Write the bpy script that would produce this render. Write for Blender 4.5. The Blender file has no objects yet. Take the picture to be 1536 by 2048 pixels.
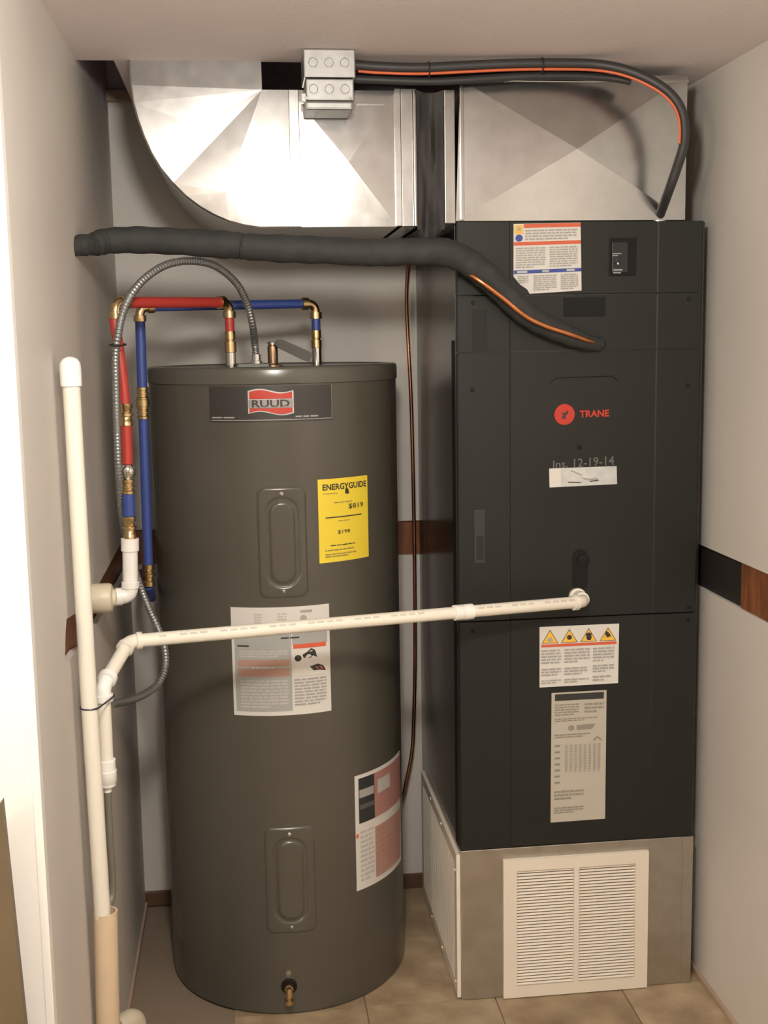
import bpy, bmesh, math, random
from mathutils import Vector, Matrix, Quaternion
random.seed(7)
PI = math.pi
scene = bpy.context.scene
col = scene.collection

# ------------------------------------------------------------------ camera
FPX, YAW, PITCH, ROLL, CH = 2384.39, 0.114373, 0.141036, -0.016832, 1.657505
cy_, sy_, cp_, sp_ = math.cos(YAW), math.sin(YAW), math.cos(PITCH), math.sin(PITCH)
FW = Vector((sy_*cp_, cy_*cp_, -sp_))
_r = Vector((cy_, -sy_, 0)); _u = _r.cross(FW)
RT = _r*math.cos(ROLL) + _u*math.sin(ROLL)
UP = -_r*math.sin(ROLL) + _u*math.cos(ROLL)
CAM = Vector((0, 0, CH))
cam = bpy.data.cameras.new('camera')
cam.sensor_fit = 'VERTICAL'; cam.sensor_height = 24.0; cam.sensor_width = 18.0
cam.lens = FPX*24.0/2048.0
cam.clip_start = 0.02
co = bpy.data.objects.new('camera', cam); col.objects.link(co)
M = Matrix((RT, UP, -FW)).transposed().to_4x4(); M.translation = CAM
co.matrix_world = M
scene.camera = co

# ------------------------------------------------------------------ light
w = bpy.data.worlds.new('world'); scene.world = w; w.use_nodes = True
w.node_tree.nodes['Background'].inputs[0].default_value = (1, .97, .93, 1)
w.node_tree.nodes['Background'].inputs[1].default_value = 0.02
def lamp(name, loc, power, size, color=(1, 1, 1)):
    l = bpy.data.lights.new(name, 'POINT'); l.energy = power; l.shadow_soft_size = size; l.color = color
    o = bpy.data.objects.new(name, l); o.location = loc; col.objects.link(o); return o
lamp('ceiling_bulb', (0.05, 0.78, 2.14), 46, 0.08, (1.0, .95, .86))
lamp('room_fill', (-1.5, -0.7, 1.9), 32, 0.10, (1.0, .87, .66))  # added fill lamp without a known source, brightens ceiling and walls
scene.view_settings.view_transform = 'Standard'; scene.view_settings.look = 'None'
scene.view_settings.gamma = 1.0; scene.view_settings.use_curve_mapping = False
scene.view_settings.exposure = 0.88

# ------------------------------------------------------------------ placing helpers
def ray(U, V): return FW + RT*((U-768)/FPX) - UP*((V-1024)/FPX)
def at(U, V, y=None, x=None, z=None):
    d = ray(U, V)
    t = x/d.x if x is not None else (y/d.y if y is not None else (z-CH)/d.z)
    return CAM + d*t

# ------------------------------------------------------------------ materials
def mat(name, c, rough=.5, metal=0.0, var=0.0, vscale=8, bump=0.0, bscale=60, spec=.5, rvar=0.0, c2=None, stretch=None):
    m = bpy.data.materials.new(name); m.use_nodes = True
    nt = m.node_tree; b = nt.nodes['Principled BSDF']
    b.inputs['Base Color'].default_value = (*c, 1); b.inputs['Roughness'].default_value = rough
    b.inputs['Metallic'].default_value = metal; b.inputs['Specular IOR Level'].default_value = spec
    tc = nt.nodes.new('ShaderNodeTexCoord'); mp = nt.nodes.new('ShaderNodeMapping')
    nt.links.new(tc.outputs['Object'], mp.inputs[0])
    if stretch: mp.inputs['Scale'].default_value = stretch
    if var or c2 or rvar:
        n = nt.nodes.new('ShaderNodeTexNoise'); n.inputs['Scale'].default_value = vscale; n.inputs['Detail'].default_value = 4
        nt.links.new(mp.outputs[0], n.inputs['Vector'])
        if var or c2:
            r = nt.nodes.new('ShaderNodeValToRGB'); e = r.color_ramp.elements
            e[0].position = .35; e[1].position = .65
            e[0].color = (*[max(0, k*(1-var)) for k in c], 1)
            e[1].color = (*(c2 if c2 else [min(1, k*(1+var)) for k in c]), 1)
            nt.links.new(n.outputs['Fac'], r.inputs[0]); nt.links.new(r.outputs[0], b.inputs['Base Color'])
        if rvar:
            q = nt.nodes.new('ShaderNodeMapRange'); q.inputs[3].default_value = rough-rvar; q.inputs[4].default_value = rough+rvar
            nt.links.new(n.outputs['Fac'], q.inputs[0]); nt.links.new(q.outputs[0], b.inputs['Roughness'])
    if bump:
        n2 = nt.nodes.new('ShaderNodeTexNoise'); n2.inputs['Scale'].default_value = bscale; n2.inputs['Detail'].default_value = 5
        bp = nt.nodes.new('ShaderNodeBump'); bp.inputs['Strength'].default_value = bump; bp.inputs['Distance'].default_value = .004
        nt.links.new(mp.outputs[0], n2.inputs['Vector']); nt.links.new(n2.outputs['Fac'], bp.inputs['Height'])
        nt.links.new(bp.outputs[0], b.inputs['Normal'])
    return m
WALL = mat('wall_paint', (.62, .585, .54), .55, bump=.12, bscale=90, var=.02, vscale=3)
CEIL = mat('ceiling_paint', (.82, .75, .745), .7, bump=.15, bscale=70, var=.02, vscale=3)
WOOD = mat('wood_panelling', (.21, .078, .030), .4, var=.35, vscale=6, stretch=(6, 6, 1), bump=.1)
LIFTEDWOOD = mat('lightened_framing', (.62, .54, .60), .8, var=.2, vscale=10)  # pale colour stands in for light that never reaches the void
BASE = mat('brown_baseboard', (.10, .055, .03), .5, var=.2)
PALEBASE = mat('pale_baseboard', (.42, .30, .22), .5, var=.1)
GROUT = mat('grout', (.22, .17, .12), .9)
GALV = mat('galvanised_steel', (.47, .465, .455), .22, 1.0, var=.04, vscale=30, rvar=.03, bump=.02, bscale=25)
GALV2 = mat('dull_galvanised_steel', (.50, .48, .44), .42, 1.0, var=.06, vscale=25, rvar=.05)
BOXM = mat('box_steel', (.36, .355, .35), .5, 1.0, var=.05, vscale=40, bump=.1)
FABRIC = mat('flexible_fabric', (.060, .055, .055), .8, spec=.25, bump=.3, bscale=40)
FOAM = mat('black_foam', (.030, .031, .030), .75, var=.15, vscale=30, bump=.25, bscale=70)
CABLE = mat('cable_jacket', (.035, .033, .035), .5)
ORANGE = mat('orange_jacket', (.62, .13, .045), .4)
COPPER = mat('copper', (.80, .32, .14), .28, 1.0, var=.12, vscale=30)
BRASS = mat('brass', (.62, .46, .25), .25, 1.0, var=.1, vscale=60)
CHROME = mat('chrome', (.75, .75, .74), .15, 1.0)
GREYMET = mat('flexible_conduit_metal', (.30, .31, .31), .4, .8)
PVC = mat('white_pvc', (.78, .74, .64), .35)
PVCB = mat('bright_white_pvc', (.84, .82, .78), .3)
CREAM = mat('cream_pvc', (.62, .56, .42), .4)
TANP = mat('tan_pvc', (.64, .50, .34), .45, var=.05)
GREYTUBE = mat('clear_grey_tube', (.16, .15, .12), .35)
RED = mat('red_pex', (.42, .042, .032), .4)
BLUE = mat('blue_pex', (.035, .065, .26), .4)
TANK = mat('tank_enamel', (.084, .078, .062), .24, var=.04, vscale=5, bump=.02, bscale=20)
TANKTOP = mat('tank_top_enamel', (.10, .094, .078), .25)
AHU = mat('charcoal_enamel', (.0145, .0155, .0135), .42, spec=.35, var=.06, vscale=4)
AHUSIDE = mat('charcoal_side_enamel', (.022, .022, .020), .2, spec=.75)
AHUD = mat('charcoal_recess', (.007, .007, .0065), .6, spec=.25)
GRILLE = mat('white_grille_enamel', (.74, .68, .58), .4)
WHITEL = mat('label_white', (.66, .64, .60), .5)
GREYL = mat('label_print_grey', (.36, .35, .33), .5)
LIGHTL = mat('label_print_pale', (.48, .47, .44), .5)
DARKL = mat('label_print_black', (.03, .03, .03), .5)
REDL = mat('label_print_red', (.62, .11, .05), .5)
PINKL = mat('label_print_pink', (.40, .20, .17), .5)
SALML = mat('label_print_salmon', (.42, .25, .20), .5)
BLUEL = mat('label_print_blue', (.04, .07, .30), .5)
ORANL = mat('label_print_amber', (.80, .48, .06), .5)
YELL = mat('label_yellow', (.80, .62, .05), .45)
PLATE = mat('nameplate_dark', (.040, .037, .034), .35)
SILVL = mat('foil_label', (.60, .62, .62), .3, .35, var=.12, vscale=25)
LOGORED = mat('logo_red', (.50, .035, .018), .45)
BLACK = mat('black_plastic', (.012, .012, .012), .4)
NAVY = mat('dark_navy_plastic', (.02, .02, .04), .4)
PENCIL = mat('pencil_writing', (.13, .13, .12), .6)
TILEM = [mat('floor_tile_%s' % n, c, .45, var=.18, vscale=9, c2=c2, bump=.05) for n, c, c2 in
         (('a', (.31, .225, .135), (.42, .33, .21)), ('b', (.33, .235, .145), (.45, .35, .225)), ('c', (.29, .20, .125), (.39, .30, .185)))]

# ------------------------------------------------------------------ object helpers
def link(name, bm, m, parent=None, smooth=None):
    me = bpy.data.meshes.new(name)
    bmesh.ops.recalc_face_normals(bm, faces=bm.faces)
    bm.to_mesh(me); bm.free()
    for k in (m if isinstance(m, (list, tuple)) else [m]): me.materials.append(k)
    if smooth:
        for p in me.polygons: p.use_smooth = True
        me.set_sharp_from_angle(angle=math.radians(smooth))
    o = bpy.data.objects.new(name, me); col.objects.link(o)
    if parent is not None: o.parent = parent; o.matrix_parent_inverse = parent.matrix_world.inverted()
    return o
def thing(name, label, cat, loc=(0, 0, 0), group=None):
    o = bpy.data.objects.new(name, None); col.objects.link(o); o.location = loc
    o.empty_display_size = .05
    bpy.context.view_layer.update()
    o.matrix_world = Matrix.Translation(Vector(loc))
    o['label'] = label; o['category'] = cat
    if group: o['group'] = group
    return o
def tag(o, label, cat, group=None):
    o['label'] = label; o['category'] = cat
    if group: o['group'] = group
    return o
def struct(o, label=None, cat='wall'):
    o['kind'] = 'structure'
    if label: o['label'] = label; o['category'] = cat
    return o
def B(): return bmesh.new()
def box(bm, x0, x1, y0, y1, z0, z1, bevel=0):
    t = bmesh.new(); bmesh.ops.create_cube(t, size=1)
    for v in t.verts:
        v.co = Vector(((x0+x1)/2+v.co.x*(x1-x0), (y0+y1)/2+v.co.y*(y1-y0), (z0+z1)/2+v.co.z*(z1-z0)))
    if bevel: bmesh.ops.bevel(t, geom=t.edges[:], offset=bevel, segments=2, affect='EDGES', profile=.6)
    me = bpy.data.meshes.new('t'); t.to_mesh(me); t.free(); bm.from_mesh(me); bpy.data.meshes.remove(me)
    return bm
def frame_of(d):
    d = d.normalized(); a = Vector((0, 0, 1)) if abs(d.z) < .9 else Vector((1, 0, 0))
    x = a.cross(d).normalized(); return x, d.cross(x)
def lathe(bm, org, axis, prof, seg=24, caps=True):
    """prof: list of (distance along axis, radius)"""
    org = Vector(org); axis = Vector(axis).normalized(); x, y = frame_of(axis); rings = []
    for h, r in prof:
        c = org+axis*h
        rings.append([bm.verts.new(c+(x*math.cos(2*PI*k/seg)+y*math.sin(2*PI*k/seg))*max(r, 1e-5)) for k in range(seg)])
    for a, b in zip(rings, rings[1:]):
        for k in range(seg): bm.faces.new((a[k], a[(k+1) % seg], b[(k+1) % seg], b[k]))
    if caps: bm.faces.new(rings[0]); bm.faces.new(rings[-1])
    return bm
def smoothpath(pts, n=8, rad=None):
    pts = [Vector(p) for p in pts]; out = []; ro = []
    P = [2*pts[0]-pts[1]]+pts+[2*pts[-1]-pts[-2]]
    for i in range(1, len(P)-2):
        for k in range(n):
            t = k/n
            out.append(.5*((2*P[i])+(P[i+1]-P[i-1])*t+(2*P[i-1]-5*P[i]+4*P[i+1]-P[i+2])*t*t+(-P[i-1]+3*P[i]-3*P[i+1]+P[i+2])*t**3))
            if rad: ro.append(rad[i-1]*(1-t)+rad[i]*t)
    out.append(pts[-1])
    if rad: ro.append(rad[-1]); return out, ro
    return out
def tube(bm, path, r, seg=14, caps=True):
    path = [Vector(p) for p in path]; R = r if isinstance(r, (list, tuple)) else [r]*len(path)
    x = None; rings = []
    for i, p in enumerate(path):
        d = (path[min(i+1, len(path)-1)]-path[max(i-1, 0)]).normalized()
        if x is None: x, y = frame_of(d)
        else:
            x = (x-d*x.dot(d)).normalized(); y = d.cross(x)
        rings.append([bm.verts.new(p+(x*math.cos(2*PI*k/seg)+y*math.sin(2*PI*k/seg))*R[i]) for k in range(seg)])
    for a, b in zip(rings, rings[1:]):
        for k in range(seg): bm.faces.new((a[k], a[(k+1) % seg], b[(k+1) % seg], b[k]))
    if caps: bm.faces.new(rings[0]); bm.faces.new(rings[-1])
    return bm
def bend(a, c, b, r, n=6):
    """points of a rounded corner at c between a and b"""
    a, c, b = Vector(a), Vector(c), Vector(b)
    p = c+(a-c).normalized()*r; q = c+(b-c).normalized()*r
    return [p*(1-t)**2+c*2*t*(1-t)+q*t*t for t in [k/n for k in range(n+1)]]
def elbow(bm, a, c, b, rp, reach, rh):
    """pipe elbow: body radius rp, hub radius rh at both mouths, hubs at 'reach' from the corner"""
    a, c, b = Vector(a), Vector(c), Vector(b)
    tube(bm, [c+(a-c).normalized()*reach]+bend(a, c, b, reach*.62)+[c+(b-c).normalized()*reach], rp, 18)
    for e in (a, b):
        d = (e-c).normalized(); lathe(bm, c+d*reach*.55, d, [(0, rp*.95), (.001, rh), (reach*.45, rh), (reach*.45+.001, rp*.9)], 18)
    return bm
def prism(bm, poly, y0, y1):
    """polygon in x,z extruded in y"""
    a = [bm.verts.new((x, y0, z)) for x, z in poly]; b = [bm.verts.new((x, y1, z)) for x, z in poly]
    bm.faces.new(a); bm.faces.new(b)
    for k in range(len(poly)): bm.faces.new((a[k], a[(k+1) % len(a)], b[(k+1) % len(a)], b[k]))
    return bm

# flat print on a surface. mapf(s, t, off) -> point; s, t in 0..1 (t downwards)
def text_mesh(txt, bold=0.0):
    cu = bpy.data.curves.new('t', 'FONT'); cu.body = txt; cu.resolution_u = 2; cu.offset = bold
    o = bpy.data.objects.new('t', cu); col.objects.link(o)
    dg = bpy.context.evaluated_depsgraph_get(); dg.update()
    me = bpy.data.meshes.new_from_object(o.evaluated_get(dg))
    V = [(v.co.x, v.co.y) for v in me.vertices]; F = [tuple(p.vertices) for p in me.polygons]
    bpy.data.objects.remove(o); bpy.data.curves.remove(cu); bpy.data.meshes.remove(me)
    return V, F
def sheet(mapf, m, parent, name='label', off=.0006, n=10, outline=None, back=0.0):
    bm = B()
    if outline:
        top = [bm.verts.new(mapf(s, t, off)) for s, t in outline]; bot = [bm.verts.new(mapf(s, t, back)) for s, t in outline]
        bm.faces.new(top); bm.faces.new(bot)
        for k in range(len(top)): bm.faces.new((top[k], top[(k+1) % len(top)], bot[(k+1) % len(top)], bot[k]))
    else:
        g = [[[bm.verts.new(mapf(i/n, j, o)) for o in (off, back)] for j in (0, 1)] for i in range(n+1)]
        for i in range(n):
            for o in (0, 1): bm.faces.new((g[i][0][o], g[i+1][0][o], g[i+1][1][o], g[i][1][o]))
            for j in (0, 1): bm.faces.new((g[i][j][0], g[i+1][j][0], g[i+1][j][1], g[i][j][1]))
        for i in (0, n): bm.faces.new((g[i][0][0], g[i][1][0], g[i][1][1], g[i][0][1]))
    return link(name, bm, m, parent)
def prints(mapf, items, parent, off=.0010, name='print'):
    bm = B(); mats = []
    def mi(m):
        if m not in mats: mats.append(m)
        return mats.index(m)
    lay = 0
    for it in items:
        k = it[0]; m = mi(it[-1]); fs = []; lay += 1; o_ = off+.0002+lay*.00006
        if k == 'r':
            s0, t0, s1, t1 = it[1:5]; n = max(1, int(abs(s1-s0)*44))
            for i in range(n):
                a, b = s0+(s1-s0)*i/n, s0+(s1-s0)*(i+1)/n
                fs.append(bm.faces.new([bm.verts.new(mapf(s, t, o_)) for s, t in ((a, t0), (b, t0), (b, t1), (a, t1))]))
        elif k == 'p':
            fs.append(bm.faces.new([bm.verts.new(mapf(s, t, o_)) for s, t in it[1]]))
        elif k == 'c':
            s, t, rs, rt = it[1:5]
            fs.append(bm.faces.new([bm.verts.new(mapf(s+rs*math.cos(a*PI/10), t+rt*math.sin(a*PI/10), o_)) for a in range(20)]))
        elif k == 'txt':
            s0, t0, s1, t1 = it[2:6]; V, F = text_mesh(it[1], .028 if it[1].isupper() else 0.006)
            xs = [v[0] for v in V]; ys = [v[1] for v in V]; x0, x1, y0, y1 = min(xs), max(xs), min(ys), max(ys)
            vs = [bm.verts.new(mapf(s0+(s1-s0)*(x-x0)/(x1-x0), t1+(t0-t1)*(y-y0)/(y1-y0), o_)) for x, y in V]
            for f in F:
                try: fs.append(bm.faces.new([vs[q] for q in f]))
                except ValueError: pass
        elif k == 'lines':      # rows of tiny unreadable print: broken dashes
            s0, t0, s1, t1, rows = it[1:6]
            rs = random.Random(int(s0*1000+t0*777+rows))
            for j in range(rows):
                ta = t0+(t1-t0)*(j+.22)/rows; tb = t0+(t1-t0)*(j+.78)/rows
                s = s0; end = s1 if j < rows-1 else s0+(s1-s0)*rs.uniform(.5, .9)
                while s < end-.005:
                    e = min(end, s+rs.uniform(.03, .12))
                    fs.append(bm.faces.new([bm.verts.new(mapf(a, b, o_)) for a, b in ((s, ta), (e, ta), (e, tb), (s, tb))]))
                    s = e+.012
        for f in fs: f.material_index = m
    return link(name, bm, mats, parent)
def flatmap(c, y):
    """c: four corner pixels (tl, tr, br, bl) on the vertical plane y"""
    q = [at(*p, y=y) for p in c]
    def f(s, t, off=0):
        p = (q[0]*(1-s)+q[1]*s)*(1-t)+(q[3]*(1-s)+q[2]*s)*t
        return Vector((p.x, y-off, p.z))
    return f

# ------------------------------------------------------------------ the room
XL, XR, YB, ZC, YE, YJ = -0.344, 1.1336, 3.437, 2.283, 2.790, 1.883
Z0, Z1 = 1.036, 1.138                        # the strip where wallboard is missing
bk = struct(link('wall_back', prism(prism(B(), [(XL-.12, Z1), (XR+.12, Z1), (XR+.12, 2.318), (XL-.12, 2.318)], YB, YB+.013), [(XL-.12, 0), (XR+.12, 0), (XR+.12, Z0), (XL-.12, Z0)], YB, YB+.013), WALL))
link('sheathing', box(B(), XL-.12, XR+.12, YB+.013, YB+.05, 0, 2.318), WOOD, bk)
def boards_x(parent, xs, y0, y1):
    for a, b in zip(xs, xs[1:]): link('board', box(B(), a+.001, b-.001, y0, y1, Z0-.02, Z1+.02, .0008), WOOD, parent)
# right wall
bm = B(); box(bm, XR, XR+.013, -2.2, YB, Z1, ZC); box(bm, XR, XR+.013, -2.2, YB, 0, Z0-.008)
wr = struct(link('wall_right', bm, WALL))
link('sheathing', box(B(), XR+.018, XR+.06, -2.2, YB+.05, 0, ZC), LIFTEDWOOD, wr)
ys = [3.437, 2.62, 2.46, 2.27, 2.06, 1.85, 1.6, 1.3]
for k, (a, b) in enumerate(zip(ys[1:], ys[2:])):
    link('board', box(B(), XR+.004+.001*(k % 2), XR+.016, b+.001, a-.001, Z0-.007, Z1-.001, .0006), WOOD, wr)
link('board', box(B(), XR+.009, XR+.016, 2.622, 3.43, Z0-.007, Z1-.001, .0006), mat('near_black_wood', (.020, .017, .015), .6), wr)['label'] = 'dark end of the bare strip beside the cabinet'  # last board of the strip, in a near-black colour
# left wall with a ragged end to the bare strip
def xprism(bm, poly, x0, x1):
    a = [bm.verts.new((x0, y, z)) for y, z in poly]; b = [bm.verts.new((x1, y, z)) for y, z in poly]
    bm.faces.new(a); bm.faces.new(b)
    for k in range(len(poly)): bm.faces.new((a[k], a[(k+1) % len(a)], b[(k+1) % len(a)], b[k]))
rag = [at(u, v, x=XL) for u, v in ((178, 1205), (158, 1222), (133, 1238), (131, 1270), (130, 1325), (140, 1318), (152, 1300), (170, 1290))]
rag = [(p.y, p.z) for p in rag]
bm = B()
zt_ = rag[0][1]; zb_ = rag[-1][1]
xprism(bm, [(YJ, 0), (YJ, ZC), (YB, ZC), (YB, Z1)]+rag+[(YB, Z0), (YB, 0)], XL-.013, XL)
wl = struct(link('wall_left', bm, WALL))
link('sheathing', box(B(), XL-.09, XL-.016, YJ+.013, YB+.05, 0, ZC), WOOD, wl)
# front of the partition left of the closet
wf = struct(link('wall_front', box(B(), -2.2, XL, YJ-.013, YJ, 0, ZC), mat('white_wall_paint', (.80, .78, .73), .5)))
link('corner_bead', box(B(), XL-.012, XL+.0015, YJ-.0145, YJ+.012, 0, ZC, .001), mat('corner_paint', (.80, .78, .73), .5), wf)
struct(link('wall_side', box(B(), -2.25, -2.2, -2.2, YJ, 0, ZC), WALL))
struct(link('wall_rear', box(B(), -2.25, XR+.1, -2.25, -2.2, 0, ZC), WALL))
ce = struct(link('ceiling', box(B(), -2.25, XR+.1, -2.25, YE, ZC, ZC+.013), CEIL))
link('ceiling_strip', box(B(), -.262, -.228, YE, YB, ZC, ZC+.013), CEIL, ce)
link('ceiling_patch', box(B(), .90, XR, YE, YB, ZC, ZC+.013), CEIL, ce)
# framing over the missing ceiling
vd = struct(link('trim_1', box(B(), XL-.12, XR+.12, YB+.001, YB+.05, 2.318, 2.75), LIFTEDWOOD))
link('sill_plate', box(B(), XL, XR, YB-.03, YB, 2.318, 2.345), PALEBASE, vd)
link('end_board', box(B(), XL-.12, XL, YE, YB, ZC, 2.75), LIFTEDWOOD, vd)
link('end_board', box(B(), XR, XR+.12, YE, YB, ZC, 2.75), LIFTEDWOOD, vd)
link('deck', box(B(), XL-.12, XR+.12, YE-.1, YB+.05, 2.75, 2.78), LIFTEDWOOD, vd)
link('header', box(B(), XL-.12, XR+.12, YE-.04, YE, ZC+.013, 2.75), LIFTEDWOOD, vd)
# floor and tiles
fl = struct(link('floor', box(B(), -2.25, XR+.1, -2.25, YB+.05, -.06, -.004), GROUT))
T = .330
tm = {}
for i in range(-2, 3):
    for j in range(-4, 2):
        x0, x1 = .584+i*T, .584+(i+1)*T; y0, y1 = 3.123+(j-1)*T, 3.123+j*T
        x0, x1, y1 = max(x0, XL), min(x1, XR), min(y1, YB)
        if x1-x0 < .02 or y1-y0 < .02: continue
        key = (round(x1-x0, 3), round(y1-y0, 3), (i*2+j) % 3)
        if key not in tm:
            t = link('tile', box(B(), .0015, x1-x0-.0015, .0015, y1-y0-.0015, -.008, 0, .001), TILEM[key[2]], fl); tm[key] = t.data
        else:
            t = bpy.data.objects.new('tile', tm[key]); col.objects.link(t); t.parent = fl
        t.location = (x0, y0, 0)
struct(link('baseboard_back', box(B(), XL, XR, YB-.012, YB, 0, .045, .003), BASE))
struct(link('baseboard_right', box(B(), XR-.008, XR, -2.2, YB-.012, 0, .016, .003), PALEBASE))
struct(link('baseboard_left', box(B(), XL, XL+.008, YJ, YB-.012, 0, .016, .003), PALEBASE))

# ------------------------------------------------------------------ return plenum under the air handler
AX, AY, AW, ZP, ZT = 0.4977, 2.784, 0.597, 0.3998, 1.9312
pl = thing('return_plenum', 'grey galvanised steel box on the tiled floor, under the charcoal air handler', 'plenum', (AX+AW/2, 3.1, 0))
bm = box(B(), AX, AX+AW+.003, AY, YB-.004, .001, ZP, .002)
link('casing', bm, GALV2, pl)
link('corner_flange', box(B(), AX+.574, AX+AW+.004, AY-.002, AY, .001, ZP), GALV2, pl)
gr = thing('return_grille', 'white louvred grille on the front of the galvanised box', 'vent', (.79, 2.77, .0))
gx0, gx1, gz0, gz1 = .604, .979, .003, .372
fr = B(); yf0, yf1 = AY-.012, AY-.0005; bd = .034
for a in ((gx0, gx1, gz1-bd*.9, gz1), (gx0, gx1, gz0, gz0+bd*.9), (gx0, gx0+bd, gz0+bd*.9, gz1-bd*.9), (gx1-bd, gx1, gz0+bd*.9, gz1-bd*.9)):
    box(fr, a[0], a[1], yf0, yf1, a[2], a[3])
mx = (gx0+gx1)/2
link('frame', fr, GRILLE, gr, 40)
link('mullion', box(B(), mx-.007, mx+.007, yf0-.001, yf1, gz0+bd*.9, gz1-bd*.9, .001), GRILLE, gr)
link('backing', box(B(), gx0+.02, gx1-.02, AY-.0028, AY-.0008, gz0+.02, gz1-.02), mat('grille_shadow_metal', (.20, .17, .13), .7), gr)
NS = 38; za, zb2 = gz0+bd*.9, gz1-bd*.9; wS = mx-.007-gx0-bd
sm = None
for side in (0, 1):
    x0 = gx0+bd if side == 0 else mx+.007
    for k in range(NS):
        z = za+(zb2-za)*(k+.5)/NS
        if sm is None:
            b_ = B(); h = .0019
            v = [(-.0030, -h*1.0), (-.0024, -h*1.25), (.0012, h*.8), (.0005, h*1.1)]
            a_ = [b_.verts.new((0, y_, z_)) for y_, z_ in v]; c_ = [b_.verts.new((wS, y_, z_)) for y_, z_ in v]
            b_.faces.new(a_); b_.faces.new(c_)
            for q in range(4): b_.faces.new((a_[q], a_[(q+1) % 4], c_[(q+1) % 4], c_[q]))
            s = link('louvre', b_, GRILLE, gr); sm = s.data
        else:
            s = bpy.data.objects.new('louvre', sm); col.objects.link(s); s.parent = gr; s.matrix_parent_inverse = gr.matrix_world.inverted()
        s.matrix_world = Matrix.Translation((x0, AY-.0060, z))
for px, pz in ((gx0+.017, .19), (gx1-.017, .19)):
    link('screw', lathe(B(), (px, yf0+.0004, pz), (0, -1, 0), [(0, .004), (.0014, .0036)], 12), GRILLE, gr)
# side grille
gs = thing('return_grille', 'white grille on the left side of the galvanised box, facing the tank', 'vent', (AX, 3.1, 0))
fr = B(); xs0, xs1 = AX-.010, AX-.0005
ya, yb_, z_a, z_b = AY+.006, YB-.05, .006, ZP-.012
for a in ((ya, yb_, z_b-.03, z_b), (ya, yb_, z_a, z_a+.03), (ya, ya+.03, z_a+.03, z_b-.03), (yb_-.03, yb_, z_a+.03, z_b-.03)):
    box(fr, xs0, xs1, a[0], a[1], a[2], a[3])
link('frame', fr, GRILLE, gs, 40)
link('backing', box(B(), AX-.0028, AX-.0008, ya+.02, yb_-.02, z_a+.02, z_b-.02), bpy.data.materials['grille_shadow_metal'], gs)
sm = None
for k in range(46):
    y = ya+.034+(yb_-ya-.068)*k/45
    if sm is None:
        s = link('louvre', box(B(), -.0035, .0035, -.003, .003, z_a+.03, z_b-.03), GRILLE, gs); sm = s.data
    else:
        s = bpy.data.objects.new('louvre', sm); col.objects.link(s); s.parent = gs; s.matrix_parent_inverse = gs.matrix_world.inverted()
    s.matrix_world = Matrix.Translation((AX-.0065, y, 0))
for y, z in ((2.81, .34), (2.81, .04), (3.02, .375), (3.02, .02), (3.2, .375), (3.2, .02)):
    link('screw', lathe(B(), (xs0+.0004, y, z), (-1, 0, 0), [(0, .004), (.003, .0035)], 10), GRILLE, gs)

# ------------------------------------------------------------------ air handler
ah = thing('air_handler', 'tall charcoal air handler cabinet standing on the galvanised box', 'air handler', (AX+AW/2, 3.1, ZP))
link('cabinet', box(B(), AX, AX+AW+.010, AY+.018, YB-.004, ZP+.001, ZT-.001, .002), AHUSIDE, ah)
link('edge_gasket', box(B(), AX-.0015, AX, AY+.020, AY+.062, ZP+.002, 1.66), AHUD, ah)
def panel(name, z0, z1, cut=()):
    """front panel with shallow vertical creases; profile extruded upwards"""
    X0, X1 = AX+.001, AX+AW-.001
    p = [(X0, .017), (X0, .002), (X0+.003, 0), (.6245, 0), (.6265, .0022), (.6285, .0022), (.982, .0022), (.985, .0002), (X1-.003, .0002), (X1, .002), (X1, .017)]
    bm = B(); a = [bm.verts.new((x, AY+y, z0)) for x, y in p]; b = [bm.verts.new((x, AY+y, z1)) for x, y in p]
    bm.faces.new(a); bm.faces.new(b)
    for k in range(len(p)): bm.faces.new((a[k], a[(k+1) % len(p)], b[(k+1) % len(p)], b[k]))
    return link(name, bm, AHU, ah)
zs = [ZT, 1.763, 1.631, .9835, ZP]
panel('top_panel', zs[1]+.0018, zs[0])
p2 = panel('coil_panel', zs[2]+.0018, zs[1]-.0018)
p3 = panel('door_panel', zs[3]+.0018, zs[2]-.0018)
p4 = panel('lower_panel', zs[4]+.002, zs[3]-.0018)
YF = AY+.0022
# raised and sunk rectangles of the panels
def rect_px(u0, v0, u1, v1, y): a = at(u0, v0, y=y); b = at(u1, v1, y=y); return a.x, b.x, b.z, a.z
for (u0, v0, u1, v1) in ((1128, 595, 1210, 632), (944, 620, 974, 702)):
    x0, x1, z0, z1 = rect_px(u0, v0, u1, v1, AY)
    link('knockout_plate', box(B(), x0, x1, AY-.0006, AY+.004, z0, z1, .0004), AHUD if u0 > 1000 else mat('charcoal_plate', (.010, .011, .010), .5, spec=.3), p2)
# embossed rectangle around the logo: thin raised bars
bm = B(); e = [at(u, v, y=YF) for u, v in ((1098, 768), (1112, 756), (1225, 752), (1238, 764))]
tube(bm, [Vector((p.x, YF, p.z)) for p in e], .0012, 6); link('embossed_line', bm, AHUD, p3)
for u, v in ((945, 780), (1376, 770), (946, 606), (1378, 598), (1160, 895), (1378, 1215), (946, 1262), (1376, 1240)):
    y = AY; c = at(u, v, y=y); par = p3 if 700 < v < 1235 else (p2 if v < 700 else p4)
    link('screw', lathe(B(), (c.x, y+.001, c.z), (0, -1, 0), [(0, .0055), (.0025, .005), (.0028, .0022)], 12), AHUD, par)
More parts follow.
